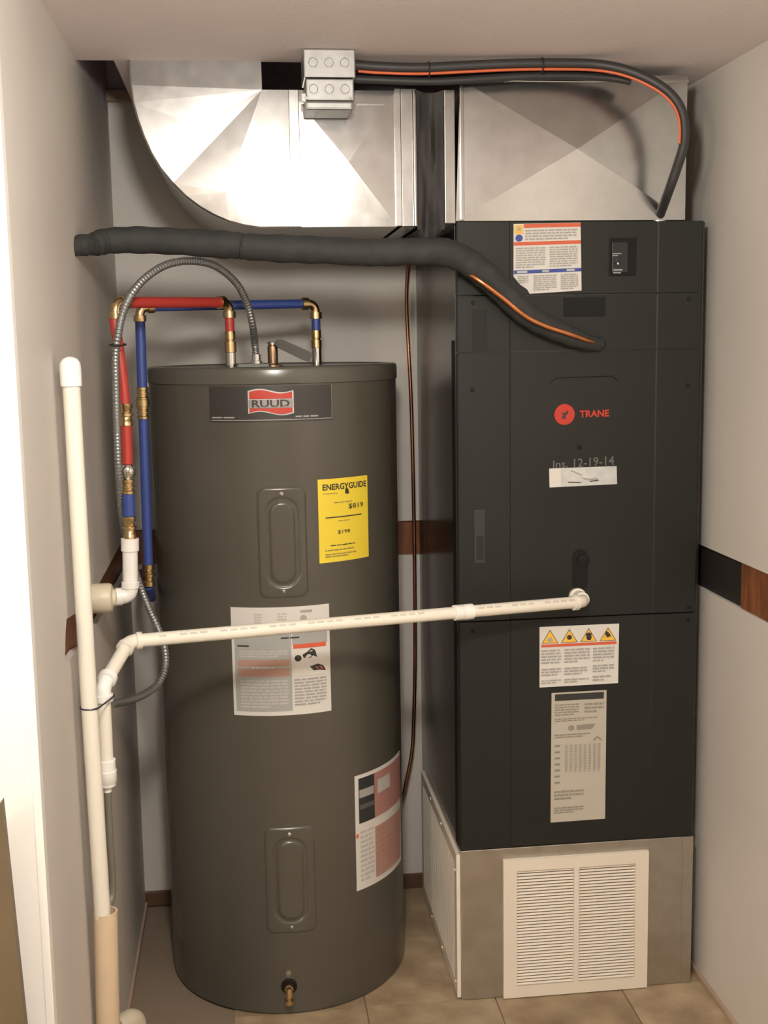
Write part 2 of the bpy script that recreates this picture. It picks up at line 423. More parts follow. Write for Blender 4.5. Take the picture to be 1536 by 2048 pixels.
# latch handle
x0, x1, z0, z1 = rect_px(948, 1020, 970, 1126, AY)
hl = link('latch', box(B(), x0, x1, AY-.0015, AY+.002, z0, z1, .001), mat('latch_grey', (.032, .032, .032), .35), p3)
x0, x1, z0, z1 = rect_px(953, 1072, 966, 1118, AY); bm = box(B(), x0, x1, AY-.0030, AY-.0016, z0, z1, .0005); 
link('latch_slot', bm, BLACK, hl) if False else link('latch_slot', bm, BLACK, p3)
# oval slot of the drain connections
c = at(1160, 1140, y=YF); bm = B(); R_ = .0195; hh = .032
poly = [(c.x+R_*math.cos(a), c.z+hh+R_*math.sin(a)) for a in [PI*k/12 for k in range(13)]]+[(c.x-R_*math.cos(a), c.z-hh-R_*math.sin(a)) for a in [PI*k/12 for k in range(13)]]
prism(bm, poly, YF-.0012, YF+.003); link('drain_slot', bm, AHUD, p3)
c2 = at(1166, 1120, y=YF); link('drain_plug', lathe(B(), (c2.x, YF-.0005, c2.z), (0, -1, 0), [(0, .015), (.006, .0145), (.007, .007)], 16), AHUD, p3)
# breaker
x0, x1, z0, z1 = rect_px(1218, 476, 1272, 552, YF)
bz = link('breaker_recess', box(B(), x0, x1, YF-.0015, YF+.004, z0, z1, .001), AHUD, ah)
link('breaker_body', box(B(), x0+.006, x1-.022, YF-.006, YF-.001, z0+.008, z1-.010, .001), BLACK, bz)
link('breaker_switch', box(B(), x0+.013, x0+.024, YF-.012, YF-.006, z0+.030, z0+.044, .001), BLACK, bz)
bm = B(); q = at(1236, 527, y=YF-.0125); lathe(bm, (q.x, YF-.0118, q.z), (0, -1, 0), [(0, .0026), (.0008, .0024)], 10); link('breaker_mark', bm, WHITEL, bz)
mf = flatmap([(1224, 503), (1247, 503), (1247, 549), (1224, 549)], YF-.006)
prints(mf, [('lines', .05, .05, .8, .22, 2, GREYL), ('lines', .1, .74, .9, .98, 2, GREYL)], bz, off=.0004)
# grommet where the refrigerant line enters
c = at(1198, 687, y=AY); link('grommet', lathe(B(), (c.x, AY-.0005, c.z), (0, -1, 0), [(0, .017), (.004, .0165), (.006, .012), (.006, .008)], 20), BLACK, p2)
# logo
c = at(1129, 829, y=YF); r0 = .0248
bm = lathe(B(), (c.x, YF, c.z), (0, -1, 0), [(0, r0), (.0008, r0)], 40); lg = link('logo_disc', bm, LOGORED, p3)
mf = lambda s, t, off=0: Vector((c.x+(s-.5)*2*r0, YF-.0008-off, c.z-(t-.5)*2*r0))
ring = [(.5+.24*math.cos(a*PI/8), .54+.24*math.sin(a*PI/8)) for a in range(17)]
its = [('p', [(.36, .42), (.66, .42), (.66, .50), (.36, .50)], DARKL), ('p', [(.47, .42), (.55, .42), (.55, .74), (.47, .74)], DARKL),
       ('p', [(.62, .30), (.70, .36), (.40, .70), (.34, .66)], DARKL)]
prints(mf, its, p3, off=.0003, name='logo_mark')['label'] = 'dark mark in the middle of the red logo'
mf = flatmap([(1159, 821), (1218, 819), (1218, 833), (1159, 835)], YF)
prints(mf, [('txt', 'TRANE', 0, 0, 1, 1, LOGORED)], p3, off=.0006, name='lettering')['label'] = 'red lettering reading TRANE'
# foil label with handwriting above
mf = flatmap([(1098, 937), (1233, 932), (1234, 968), (1099, 975)], YF)
fl_ = sheet(mf, SILVL, p3, 'foil_label', off=.0008, n=1); fl_['label'] = 'silvery foil label with a handwritten scrawl'
prints(mf, [('r', 0, .02, .17, .98, WHITEL), ('p', [(.33, .12), (.5, .42), (.47, .46), (.31, .16)], GREYL), ('p', [(.44, .52), (.58, .62), (.70, .60), (.73, .72), (.55, .72)], GREYL),
            ('p', [(.27, .74), (.46, .78), (.46, .83), (.27, .79)], DARKL), ('p', [(.58, .76), (.72, .70), (.73, .76), (.6, .81)], DARKL)], p3, off=.0012)
mf = flatmap([(1106, 921), (1228, 911), (1228, 930), (1106, 937)], YF)
prints(mf, [('txt', 'Ins. 12-19-14', 0, 0, 1, 1, PENCIL)], p3, off=.0005, name='handwriting')['label'] = 'faint pencilled note above the foil label'
# warning label on the top panel (its lower left corner is covered or torn)
mf = flatmap([(1027, 448), (1161, 445), (1163, 583), (1027, 590)], YF)
ol = [(0, 0), (1, 0), (1, .985), (.235, .995), (.20, .93), (.10, .86), (0, .74)]
wlb = sheet(mf, WHITEL, ah, 'warning_label', off=.0008, outline=ol); wlb['label'] = 'white warning label with red and blue bands'
prints(mf, [('r', .15, .004, .998, .06, REDL), ('r', .02, .02, .14, .14, ORANL), ('c', .08, .20, .055, .05, BLUEL), ('r', .002, .255, .998, .305, REDL), ('p', [(.06, .045), (.10, .045), (.11, .1), (.05, .1)], GREYL),
            ('lines', .17, .08, .95, .24, 4, GREYL), ('lines', .03, .33, .47, .63, 9, GREYL), ('lines', .53, .33, .95, .63, 9, GREYL),
            ('r', .002, .655, .998, .705, BLUEL), ('r', .05, .665, .2, .695, LIGHTL), ('r', .42, .665, .52, .695, LIGHTL), ('r', .78, .665, .9, .695, LIGHTL), ('lines', .06, .73, .22, .84, 4, GREYL), ('lines', .29, .73, .63, .96, 8, GREYL), ('lines', .69, .73, .95, .96, 8, GREYL)], ah, off=.0012)
# hazard label on the lower panel
mf = flatmap([(1079, 1254), (1238, 1247), (1236, 1366), (1079, 1375)], YF)
hz = sheet(mf, WHITEL, p4, 'hazard_label', off=.0008, n=1); hz['label'] = 'white label with four yellow warning triangles'
its = []
for k in range(4):
    s = .13+.243*k; its += [('p', [(s, .05), (s+.105, .275), (s-.105, .275)], DARKL), ('p', [(s, .068), (s+.094, .268), (s-.094, .268)], ORANL)]
its += [('p', [(.09, .20), (.15, .18), (.17, .24), (.11, .25)], GREYL), ('c', .373, .19, .032, .04, DARKL), ('c', .616, .16, .038, .035, DARKL), ('p', [(.58, .19), (.66, .19), (.64, .25), (.60, .25)], DARKL), ('p', [(.84, .11), (.87, .14), (.90, .20), (.85, .22), (.82, .16)], DARKL)]
its += [('r', .02, .29, .97, .335, REDL)]+[('lines', a, b, c3, d, n, GREYL) for a, b, c3, d, n in ((.02, .37, .27, .62, 5), (.02, .68, .27, .82, 3), (.02, .87, .27, .95, 2), (.31, .37, .63, .62, 5), (.31, .68, .6, .82, 3), (.31, .87, .62, .95, 2), (.67, .37, .94, .62, 5), (.67, .66, .94, .8, 3), (.67, .84, .9, .95, 2))]
prints(mf, its, p4, off=.0012)
# data label
mf = flatmap([(1103, 1386), (1213, 1380), (1210, 1637), (1101, 1645)], YF)
dl = sheet(mf, mat('label_offwhite', (.46, .43, .36), .5), p4, 'data_label', off=.0008, n=1); dl['label'] = 'tall cream data plate with black header'
GP = mat('label_print_brown', (.26, .24, .20), .5)
its = [('r', .06, .012, .95, .062, DARKL), ('lines', .06, .085, .5, .18, 5, GP), ('lines', .6, .085, .95, .17, 3, GP), ('lines', .06, .195, .85, .225, 2, GP), ('c', .36, .275, .06, .022, GP), ('p', [(.46, .255), (.80, .25), (.74, .29), (.46, .295)], GP),
       ('lines', .06, .315, .7, .35, 2, GP), ('p', [(.84, .345), (.92, .375), (.90, .385), (.84, .36), (.79, .385), (.76, .375)], GP), ('lines', .06, .75, .6, .83, 3, GP), ('lines', .06, .88, .6, .935, 3, GP)]
for q in range(7): its.append(('r', .06, .40+.047*q, .16, .415+.047*q, GP))
for q in range(8): its.append(('lines', .25+.085*q, .40, .30+.085*q, .62, 14, mat('label_print_faint', (.34, .32, .28), .5) if q == 0 else bpy.data.materials['label_print_faint']))
prints(mf, its, p4, off=.0012)

# ------------------------------------------------------------------ ducts
DY1 = 3.36
# right duct standing on the air handler
rd = thing('supply_duct', 'galvanised square duct with creased face standing on the air handler', 'duct', (.77, 3.07, ZT))
dx0, dx1 = .4765, 1.0475; ztl, ztr = 2.248, 2.262
fx0 = dx0+.022
bm = B(); cz = (ZT+.004+ztl)/2; cx = (fx0+dx1)/2
cr = [(fx0, ZT+.002), (dx1, ZT+.002), (dx1, ztr), (fx0+.012, ztl)]
v = [bm.verts.new((x, AY, z)) for x, z in cr]; vc = bm.verts.new((cx+.01, AY-.010, cz+.002)); vb = [bm.verts.new((x, DY1, z)) for x, z in cr]
for k in range(4):
    bm.faces.new((v[k], v[(k+1) % 4], vc)); bm.faces.new((v[k], v[(k+1) % 4], vb[(k+1) % 4], vb[k]))
bm.faces.new(vb); link('casing', bm, GALV, rd)
link('end_collar', box(B(), dx0-.004, fx0-.0015, AY-.005, DY1+.004, ZT-.004, 2.224, .002), GALV, rd)
link('seam', box(B(), fx0+.010, fx0+.020, AY-.005, AY+.001, ZT+.003, 2.232, .002), GALV, rd)
link('top_flange', box(B(), fx0+.03, dx1+.002, AY-.004, AY+.01, ztl-.004, ztl+.004, .001), GALV, rd)
for u, v_ in ((1010, 162), (1283, 160)):
    c = at(u, v_, y=AY-.004); link('screw', lathe(B(), (c.x, AY-.003, c.z), (0, -1, 0), [(0, .004), (.003, .003)], 10), CHROME, rd)
# flexible connector
fc = B(); nx, nz = 14, 40; g = []
loop = []
x0, x1 = .409, .474; zlo, zhi = 1.915, 2.226
ring = [(AY+.006, zlo), (AY+.006, zhi), (DY1, zhi), (DY1, zlo)]
per = []
for k in range(4):
    a, b = ring[k], ring[(k+1) % 4]; n = 26
    for q in range(n): per.append((a[0]+(b[0]-a[0])*q/n, a[1]+(b[1]-a[1])*q/n, k))
rings = []
for i in range(nx+1):
    s = i/nx; row = []
    for y, z, k in per:
        wv = math.sin(z*46+s*5)*.35+math.sin(z*21-s*9+y*30)*.6+math.sin(s*13+z*8)*.5
        d = (.006+.009*math.sin(PI*s))*wv*math.sin(PI*s)**.6+.010*math.sin(PI*s)
        yy = y+(d if k in (0,) else 0)
        zz = z-(.03*math.sin(PI*s) if k == 3 else 0)+(d*.4 if k == 3 else 0)-(.008*math.sin(PI*s) if k == 1 else 0)
        row.append(fc.verts.new((x0+(x1-x0)*s, yy, zz)))
    rings.append(row)
for a, b in zip(rings, rings[1:]):
    for k in range(len(per)): fc.faces.new((a[k], a[(k+1) % len(per)], b[(k+1) % len(per)], b[k]))
fo = link('flexible_connector', fc, FABRIC, None, 60)
tag(fo, 'dark wrinkled fabric connector between the two galvanised ducts', 'duct connector')
# left duct: straight piece plus elbow turning up through the ceiling
ld = thing('supply_duct', 'galvanised duct that curves up through the ceiling at the left', 'duct', (.1, 3.07, 1.925))
zB = 1.9215; P = lambda u, v: (lambda q: (q.x, q.z))(at(u, v, y=AY))
tl = P(600, 187); xs_ = at(582, 300, y=AY).x; xe = at(793, 300, y=AY).x; xf = .409
zTp = 2.222
# straight casing with creased face
bm = B(); cr = [(xs_, zB), (xe, zB), (xe, zTp), (xs_, zTp)]
v = [bm.verts.new((x, AY, z)) for x, z in cr]; vb = [bm.verts.new((x, DY1, z)) for x, z in cr]
cpt = P(697, 325); vc = bm.verts.new((cpt[0], AY-.007, cpt[1]))
for k in range(4):
    bm.faces.new((v[k], v[(k+1) % 4], vc)); bm.faces.new((v[k], v[(k+1) % 4], vb[(k+1) % 4], vb[k]))
bm.faces.new(vb); link('straight_casing', bm, GALV, ld)
link('seam', box(B(), xs_-.003, xs_+.020, AY-.006, AY+.001, zB, zTp, .0015), GALV, ld)
link('seam', box(B(), xe-.004, xe+.010, AY-.006, AY+.001, zB, zTp+.004, .0015), GALV, ld)
link('end_collar', box(B(), xe+.0105, xf, AY-.004, DY1+.004, zB-.001, zTp+.004, .002), GALV, ld)
bm = B(); tube(bm, [(xf-.005, AY-.004, zB+.002), (xf-.005, AY-.004, zTp)], .0052, 10); link('rolled_edge', bm, GALV, ld)
for u, v_ in ((715, 208), ):
    a = P(712, 209); b = P(768, 209); link('tab', box(B(), a[0], b[0], AY-.003, AY+.001, a[1]-.003, a[1]+.002, .0005), GALV, ld)
# elbow
arc = [P(u, v) for u, v in ((520, 455), (488, 450), (458, 442), (428, 429), (400, 413), (372, 392), (346, 366), (322, 337), (303, 306), (288, 272), (276, 238), (267, 205), (262, 170), (260, 140))]
arc = [(xs_, zB)]+arc+[(arc[-1][0]-.001, 2.36)]
throat = P(524, 184)
bm = B()
F = {}
def vv(p, dy=0.0):
    key = (round(p[0], 4), round(p[1], 4))
    if key not in F: F[key] = bm.verts.new((p[0], AY+dy+(.006 if p[1] > 2.3 else 0), p[1]))
    return F[key]
colr = (throat[0], 2.36)
hinge = P(264, 214); mid = P(348, 368)
tp = (xs_, zTp)
bulge = P(470, 300)
outer = [vv(p) for p in arc]
th = vv((throat[0], zTp), -.001)
topc = vv(colr); rt_top = vv(tp); 
bl = bm.verts.new((at(452, 385, y=AY).x, AY-.007, at(452, 385, y=AY).z))
bl2 = bm.verts.new((at(395, 250, y=AY).x, AY+.0002, at(395, 250, y=AY).z))
# faces: right fan (facet C), middle fan (facet B), collar (facet A)
iM = 7                      # arc index of the crease's outer end (346,366)
iH = 12                     # arc index of the upper crease
for k in range(0, iM): bm.faces.new((outer[k], outer[k+1], bl))
bm.faces.new((outer[iM], th, bl)); bm.faces.new((th, rt_top, bl)); bm.faces.new((rt_top, outer[0], bl))
for k in range(iM, iH): bm.faces.new((outer[k], outer[k+1], bl2))
bm.faces.new((outer[iH], th, bl2)); bm.faces.new((th, outer[iM], bl2))
bm.faces.new([outer[k] for k in range(iH, len(outer))]+[topc, th])
# heel, throat and back
allp = arc+[colr, (throat[0], zTp), tp]
bk_ = [bm.verts.new((x, DY1, z)) for x, z in allp]
fr_ = outer+[topc, th, rt_top]
for k in range(len(allp)-1): bm.faces.new((fr_[k], fr_[k+1], bk_[k+1], bk_[k]))
bm.faces.new(bk_); link('elbow', bm, GALV, ld)
bm = B(); tube(bm, [(x, AY-.001, z) for x, z in arc], .0022, 6); link('standing_seam', bm, GALV, ld)

# ------------------------------------------------------------------ junction box and cables under the ceiling
jb = thing('junction_box', 'pair of stacked square steel boxes screwed under the ceiling edge', 'electrical box', (.205, 2.715, ZC))
bx0, bx1 = .149, .260; y0, y1 = 2.66, 2.772
u1 = link('upper_box', box(B(), bx0, bx1, y0, y1, 2.2235, ZC-.0005, .003), BOXM, jb)
u2 = link('lower_box', box(B(), bx0+.004, bx1-.004, y0+.003, y1-.003, 2.1765, 2.2215, .003), BOXM, jb)
link('cover_plate', box(B(), bx0+.002, bx1-.006, y0+.005, y1, 2.158, 2.176, .005), BOXM, jb)
for par, zc_, yy in ((u1, 2.254, y0), (u2, 2.200, y0+.003)):
    for k in range(3):
        c = (bx0+.020+.034*k, yy, zc_)
        link('knockout', lathe(B(), c, (0, -1, 0), [(-.001, .0125), (.0012, .0125), (.0012, .0098), (.0002, .0092), (.0010, .0088)], 20), BOXM, par)
for x in (bx0+.004, bx1-.012):
    link('screw', lathe(B(), (x, y0+.003, 2.181), (0, -1, 0), [(0, .004), (.003, .003)], 10), CHROME, jb)
link('bracket', box(B(), bx0-.008, bx0+.004, y0+.002, y0+.02, 2.172, 2.192, .002), CHROME, jb)
yc = 2.70
pts = [at(u, v, y=y) for u, v, y in ((706, 130, 2.715), (760, 134, 2.715), (840, 136, 2.712), (930, 132, 2.71), (1020, 128, 2.705), (1110, 127, 2.70), (1190, 129, 2.69), (1250, 140, 2.67), (1305, 163, 2.65), (1345, 193, 2.64), (1366, 232, 2.64), (1368, 285, 2.65), (1354, 335, 2.67), (1338, 380, 2.70), (1318, 435, 2.80))]
for p in pts: p.z = min(p.z, ZC-.012)
pc = smoothpath(pts, 10)
cb = thing('power_cable', 'thick black cable arching under the ceiling down into the air handler', 'cable', tuple(pts[7]))
bm = B(); tube(bm, pc, .0112, 16); link('jacket', bm, CABLE, cb, 60)
e = pts[-1]; link('clamp', lathe(B(), (e.x, e.y+.004, ZT-.001), (0, 0, 1), [(0, .020), (.006, .020), (.007, .013), (.016, .013)], 20), CHROME, cb)
# the thin orange wire strapped along the underside
po = []; n = int(len(pc)*.79)
for k in range(2, n):
    d = (pc[k+1]-pc[k-1]).normalized(); side = Vector((0, 1, 0)).cross(d).normalized()
    if side.z > 0 and abs(d.x) > .5: side = -side
    if abs(d.x) <= .5: side = Vector((-1, 0, -.2)).normalized()
    if po and k > 3: side = (side+last*2).normalized()
    last = side
    po.append(pc[k]+side*.0135+Vector((0, -.006, 0)))
ow = link('orange_wire', tube(B(), po, .0032, 8), ORANGE, None, 60)
tag(ow, 'thin orange wire strapped beneath the thick black cable', 'wire')
# second dark tube lying behind, between wire and duct
p2_ = [at(u, v, y=y) for u, v, y in ((706, 158, 2.735), (780, 161, 2.735), (870, 163, 2.735), (960, 158, 2.735), (1060, 152, 2.735), (1150, 152, 2.735), (1220, 156, 2.73), (1262, 170, 2.70))]
tg = link('power_cable', tube(B(), smoothpath(p2_[:-1]+[at(1262, 163, y=2.715)], 8), .0085, 12), CABLE, None, 60)
tag(tg, 'lower dark tube running from the steel box, just above the duct tops', 'cable')
for u in (855, 1083):
    k = min(range(len(pc)), key=lambda i: abs((pc[i]-at(u, 140, y=pc[i].y)).x)); c = pc[k]
    bm = B(); q = [(c+Vector((0, .0135*math.cos(a)-.001, .0160*math.sin(a)-.004))) for a in [2*PI*j/16 for j in range(17)]]
    tube(bm, q, .0016, 6); z = link('cable_tie', bm, BLACK); 
    tag(z, 'black tie round the thick cable, %s' % ('above the gap between the ducts' if u < 900 else 'above the middle of the right duct'), 'cable tie', 'ties on the ceiling cable')

# ------------------------------------------------------------------ refrigerant lines
ip = [(140, 497, 2.617, .019), (150, 493, 2.625, .020), (166, 490, 2.64, .023), (180, 491, 2.655, .021), (192, 488, 2.67, .025), (215, 482, 2.69, .028), (270, 480, 2.70, .0285), (350, 483, 2.70, .029), (430, 488, 2.70, .030), (475, 491, 2.70, .0295),
      (482, 492, 2.70, .0275), (490, 493, 2.70, .0295), (560, 497, 2.70, .030), (640, 500, 2.70, .0305), (735, 505, 2.70, .030), (742, 505, 2.70, .028), (750, 505, 2.70, .030), (830, 503, 2.70, .0305), (890, 505, 2.705, .031), (930, 520, 2.712, .031),
      (965, 545, 2.72, .030), (1000, 578, 2.728, .029), (1035, 612, 2.735, .028), (1075, 642, 2.742, .027), (1120, 664, 2.75, .024), (1165, 682, 2.762, .021), (1196, 689, 2.778, .016)]
pp = [at(u, v, y=y) for u, v, y, r in ip]
pth, rr = smoothpath(pp, 5, [q[3] for q in ip])
rl = thing('insulated_pipe', 'thick black foam-wrapped pipe crossing above the tank to the air handler', 'pipe', tuple(pp[8]))
rr = [r*(1+.035*math.sin(i*1.7)+.02*math.sin(i*.63+1)) for i, r in enumerate(rr)]
link('foam_sleeve', tube(B(), pth, rr, 20), FOAM, rl, 60)
bm = B()
for k in range(7):
    a = k*2*PI/7; c = pp[0]+Vector((.002, 0, 0)); dy = Vector((0, math.cos(a), math.sin(a)))*.016
    tip = c+dy*1.35+Vector((-.008, 0, -.004*(k % 3))); q = dy.cross(Vector((1, 0, 0)))*.5
    vs = [bm.verts.new(t) for t in (c+dy+q, c+dy-q, tip, c+dy*.6)]
    for f in ((0, 1, 2), (0, 1, 3), (1, 2, 3), (0, 2, 3)): bm.faces.new([vs[i] for i in f])
link('torn_edge', bm, FOAM, rl)
cpp = [(905, 528, 2.745), (925, 540, 2.72), (960, 562, 2.690), (1005, 596, 2.690), (1050, 632, 2.697), (1090, 652, 2.707), (1130, 665, 2.718), (1170, 679, 2.738), (1200, 688, 2.775)]
cp = link('copper_pipe', tube(B(), smoothpath([at(*q[:2], y=q[2]) for q in cpp], 8), .0054, 12), COPPER, None, 60)
tag(cp, 'bare shiny copper pipe curving into the front of the air handler', 'pipe')
tp_ = [(818, 528, 3.36), (815, 545, 3.37), (813, 600, 3.385), (816, 680, 3.39), (822, 800, 3.39), (826, 950, 3.39), (829, 1120, 3.39), (830, 1300, 3.39), (828, 1420, 3.39), (824, 1500, 3.38), (813, 1560, 3.37), (804, 1600, 3.37), (790, 1650, 3.37), (780, 1730, 3.38), (778, 1785, 3.38)]
ct = link('copper_tube', tube(B(), smoothpath([at(*q[:2], y=q[2]) for q in tp_], 8), .0052, 10), mat('oxidised_copper', (.36, .16, .09), .38, 1.0, var=.3, vscale=8), None, 60)
tag(ct, 'thin copper tube running down the back wall between tank and air handler', 'pipe')

# ------------------------------------------------------------------ water heater
TX, TY, TR, TZ = .075, 3.097, .315, 1.607
tk = thing('water_heater', 'large dark grey cylindrical water heater standing on the floor', 'water heater', (TX, TY, 0))
link('jacket', lathe(B(), (TX, TY, 0), (0, 0, 1), [(.001, TR-.012), (.004, TR-.002), (.014, TR), (.5, TR), (1.0, TR), (1.5665, TR)], 128), TANK, tk, 40)
link('top_pan', lathe(B(), (TX, TY, 0), (0, 0, 1), [(1.5670, TR), (1.5675, TR+.0025), (1.5705, TR+.0030), (1.5990, TR+.0028), (1.6035, TR+.0012), (1.6062, TR-.002), (TZ, TR-.006), (TZ, TR-.022), (1.6035, TR-.026), (1.6035, .001)], 128), TANKTOP, tk, 40)
def atc(U, V, R=TR):
    d = ray(U, V); ox, oy = -TX, -TY
    a = d.x**2+d.y**2; b = 2*(ox*d.x+oy*d.y); c = ox*ox+oy*oy-R*R; D = b*b-4*a*c
    t = (-b-math.sqrt(max(D, 0)))/(2*a); p = CAM+d*t
    return math.atan2(p.x-TX, -(p.y-TY)), p.z
def cylmap(c):
    q = [atc(*p) for p in c]; aL = (q[0][0]+q[3][0])/2; aR = (q[1][0]+q[2][0])/2; zt = (q[0][1]+q[1][1])/2; zb = (q[2][1]+q[3][1])/2
    def f(s, t, off=0):
        a = aL+(aR-aL)*s; z = zt+(zb-zt)*t; return Vector((TX+(TR+off)*math.sin(a), TY-(TR+off)*math.cos(a), z))
    return f
# element covers pressed in the jacket: two height fields
def cover(cu, v0, v1, hw, par):
    a0, z1 = atc(cu, v0); _, z0 = atc(cu, v1); W = hw; H = (z1-z0)/2; zc_ = (z0+z1)/2
    bm = B(); nx, ny = 36, 72; g = []
    def sd(x, y, w_, h_, r_):
        dx, dy = abs(x)-w_+r_, abs(y)-h_+r_; return math.hypot(max(dx, 0), max(dy, 0))+min(max(dx, dy), 0)-r_
    ss = lambda e0, e1, x: (lambda t: t*t*(3-2*t))(max(0, min(1, (x-e0)/(e1-e0))))
    for i in range(nx+1):
        row = []
        for j in range(ny+1):
            x = -W+2*W*i/nx; y = -H+2*H*j/ny
            h = .0035*ss(0, -.004, sd(x, y, W, H, .022))
            o = sd(x, y, W*.66, H*.80, W*.64); h += -.0045*ss(.004, -.003, o)+.0050*ss(-.006, -.013, o)
            a = a0+x/TR; row.append(bm.verts.new((TX+(TR+h+.0002)*math.sin(a), TY-(TR+h+.0002)*math.cos(a), zc_+y)))
        g.append(row)
    for i in range(nx):
        for j in range(ny): bm.faces.new((g[i][j], g[i+1][j], g[i+1][j+1], g[i][j+1]))
    cv = link('access_cover', bm, TANK, par, 60)
    for t in (z1-.016, z0+.016):
        lathe_o = (TX+(TR+.003)*math.sin(a0), TY-(TR+.003)*math.cos(a0), t)
        link('screw', lathe(B(), lathe_o, (math.sin(a0), -math.cos(a0), 0), [(0, .0055), (.002, .005), (.0035, .002)], 12), CHROME if t > zc_ else GREYMET, cv)
cover(562, 974, 1196, .058, tk); cover(578, 1655, 1866, .062, tk)
# nameplate
mf = cylmap([(419, 771), (663, 771), (665, 838), (421, 844)])
np_ = sheet(mf, PLATE, tk, 'nameplate', off=.0022, n=30); np_['label'] = 'black nameplate with red and silver emblem'
prints(mf, [('r', .012, .945, .988, .965, GREYL), ('r', .99, 0, .996, .97, GREYMET), ('lines', .02, .845, .28, .91, 1, GREYL), ('lines', .69, .84, .98, .91, 1, GREYL)], tk, off=.0026)
x0, x1 = .335, .665; N = 24
wave = lambda q: .045*math.sin(q*2*PI)
topE = lambda q, e=0: (x0-e*.35+(x1-x0+e*.7)*q, .16-wave(q)*1.2-e); botE = lambda q, e=0: (x0-e*.35+(x1-x0+e*.7)*q, .74-wave(q)*1.2+e)
strip = lambda f1, f2, e, m: [('p', [f1(k/N, e), f1((k+1)/N, e), f2((k+1)/N, e), f2(k/N, e)], m) for k in range(N)]
its = strip(topE, botE, .035, SILVL)
its += strip(topE, lambda q, e=0: (topE(q)[0], .36), 0, LOGORED)+strip(lambda q, e=0: (topE(q)[0], .62), botE, 0, LOGORED)
its += [('r', x0-.006, .375, x1+.006, .605, mat('emblem_band', (.34, .32, .31), .3, .3)), ('txt', 'RUUD', x0+.02, .385, x1-.02, .595, DARKL)]
prints(mf, its, tk, off=.0030, name='emblem')['label'] = 'waving red emblem reading RUUD in black letters'
# yellow energy label
mf = cylmap([(638, 957), (735, 952), (736, 1114), (636, 1126)])
yl = sheet(mf, YELL, tk, 'energy_label', off=.0009, n=26); yl['label'] = 'yellow energy label with black print'
YP = mat('label_print_olive', (.34, .27, .06), .5)
prints(mf, [('txt', 'ENERGYGUIDE', .08, .06, .96, .135, DARKL), ('p', [(.50, .13), (.56, .13), (.58, .19), (.545, .195), (.50, .19)], DARKL), ('lines', .08, .165, .45, .185, 1, YP), ('lines', .28, .275, .76, .30, 1, YP), ('txt', '$819', .56, .315, .88, .385, DARKL), ('r', .12, .455, .84, .468, DARKL),
            ('lines', .35, .50, .74, .52, 1, YP), ('txt', '$198', .34, .62, .58, .67, DARKL), ('lines', .2, .79, .85, .81, 1, DARKL), ('lines', .1, .84, .8, .87, 1, YP), ('lines', .1, .89, .7, .945, 2, YP)], tk, off=.0013)
# instruction label
mf = cylmap([(462, 1214), (657, 1207), (663, 1420), (468, 1430)])
il = sheet(mf, WHITEL, tk, 'instruction_label', off=.0009, n=26); il['label'] = 'white instruction label with grey, salmon and red print'
GB = mat('label_grey_block', (.36, .37, .35), .5)
its = [('lines', .24, .05, .32, .15, 4, LIGHTL), ('lines', .47, .05, .56, .15, 4, LIGHTL), ('r', .70, .035, .82, .06, GREYL), ('c', .73, .11, .035, .03, GREYL),
       ('r', .03, .24, .60, .96, GB), ('r', .61, .24, .97, .35, GB), ('r', .62, .345, .955, .385, REDL), ('r', .06, .48, .58, .54, SALML), ('r', .06, .56, .58, .635, SALML),
       ('r', .06, .345, .18, .36, DARKL), ('lines', .5, .27, .78, .295, 1, DARKL),
       ('r', .62, .39, .96, .64, WHITEL), ('c', .665, .475, .035, .03, DARKL), ('p', [(.71, .445), (.76, .42), (.80, .39), (.84, .41), (.86, .48), (.82, .46), (.79, .48), (.72, .475)], DARKL),
       ('p', [(.78, .56), (.86, .54), (.92, .56), (.95, .61), (.88, .60), (.82, .60)], DARKL), ('p', [(.84, .565), (.90, .565), (.92, .59), (.86, .59)], REDL),
       ('lines', .62, .66, .95, .92, 9, GREYL), ('lines', .08, .66, .56, .93, 9, LIGHTL), ('lines', .08, .39, .56, .46, 3, LIGHTL), ('lines', .2, .545, .58, .558, 1, WHITEL)]
prints(mf, its, tk, off=.0013)
# pink label low on the right
mf = cylmap([(708, 1543), (800, 1508), (800, 1727), (714, 1777)])
kl = sheet(mf, WHITEL, tk, 'warranty_label', off=.0009, n=26); kl['label'] = 'white and pink label wrapping the lower right side'
its = [('r', .08, .03, 1, .42, PINKL), ('r', .05, .03, .30, .42, DARKL), ('r', .06, .13, .29, .20, GREYL), ('r', .06, .26, .29, .30, mat('label_print_dim', (.10, .10, .09), .5)), ('r', .36, .10, .62, .22, LIGHTL),
       ('r', .30, .50, .95, .95, SALML), ('lines', .06, .48, .28, .94, 11, LIGHTL), ('lines', .33, .52, .92, .93, 8, PINKL), ('c', .02, .52, .02, .02, REDL)]
prints(mf, its, tk, off=.0013)
# drain valve
a0, z = atc(578, 1972); n_ = Vector((math.sin(a0), -math.cos(a0), 0)); o_ = Vector((TX, TY, z))+n_*(TR-.002)
dv = link('drain_escutcheon', lathe(B(), o_, n_, [(0, .020), (.004, .020), (.005, .016), (.0035, .013)], 24), AHUD, tk, 40)
bm = B(); lathe(bm, o_, n_, [(.002, .011), (.020, .011), (.021, .008), (.030, .008)], 16)
lathe(bm, o_+n_*.030+Vector((0, 0, .010)), (0, 0, -1), [(0, .007), (.012, .010), (.022, .011), (.024, .0075), (.030, .0075), (.031, .0105), (.042, .0105), (.043, .006)], 18)
link('drain_valve', bm, BRASS, tk, 40)
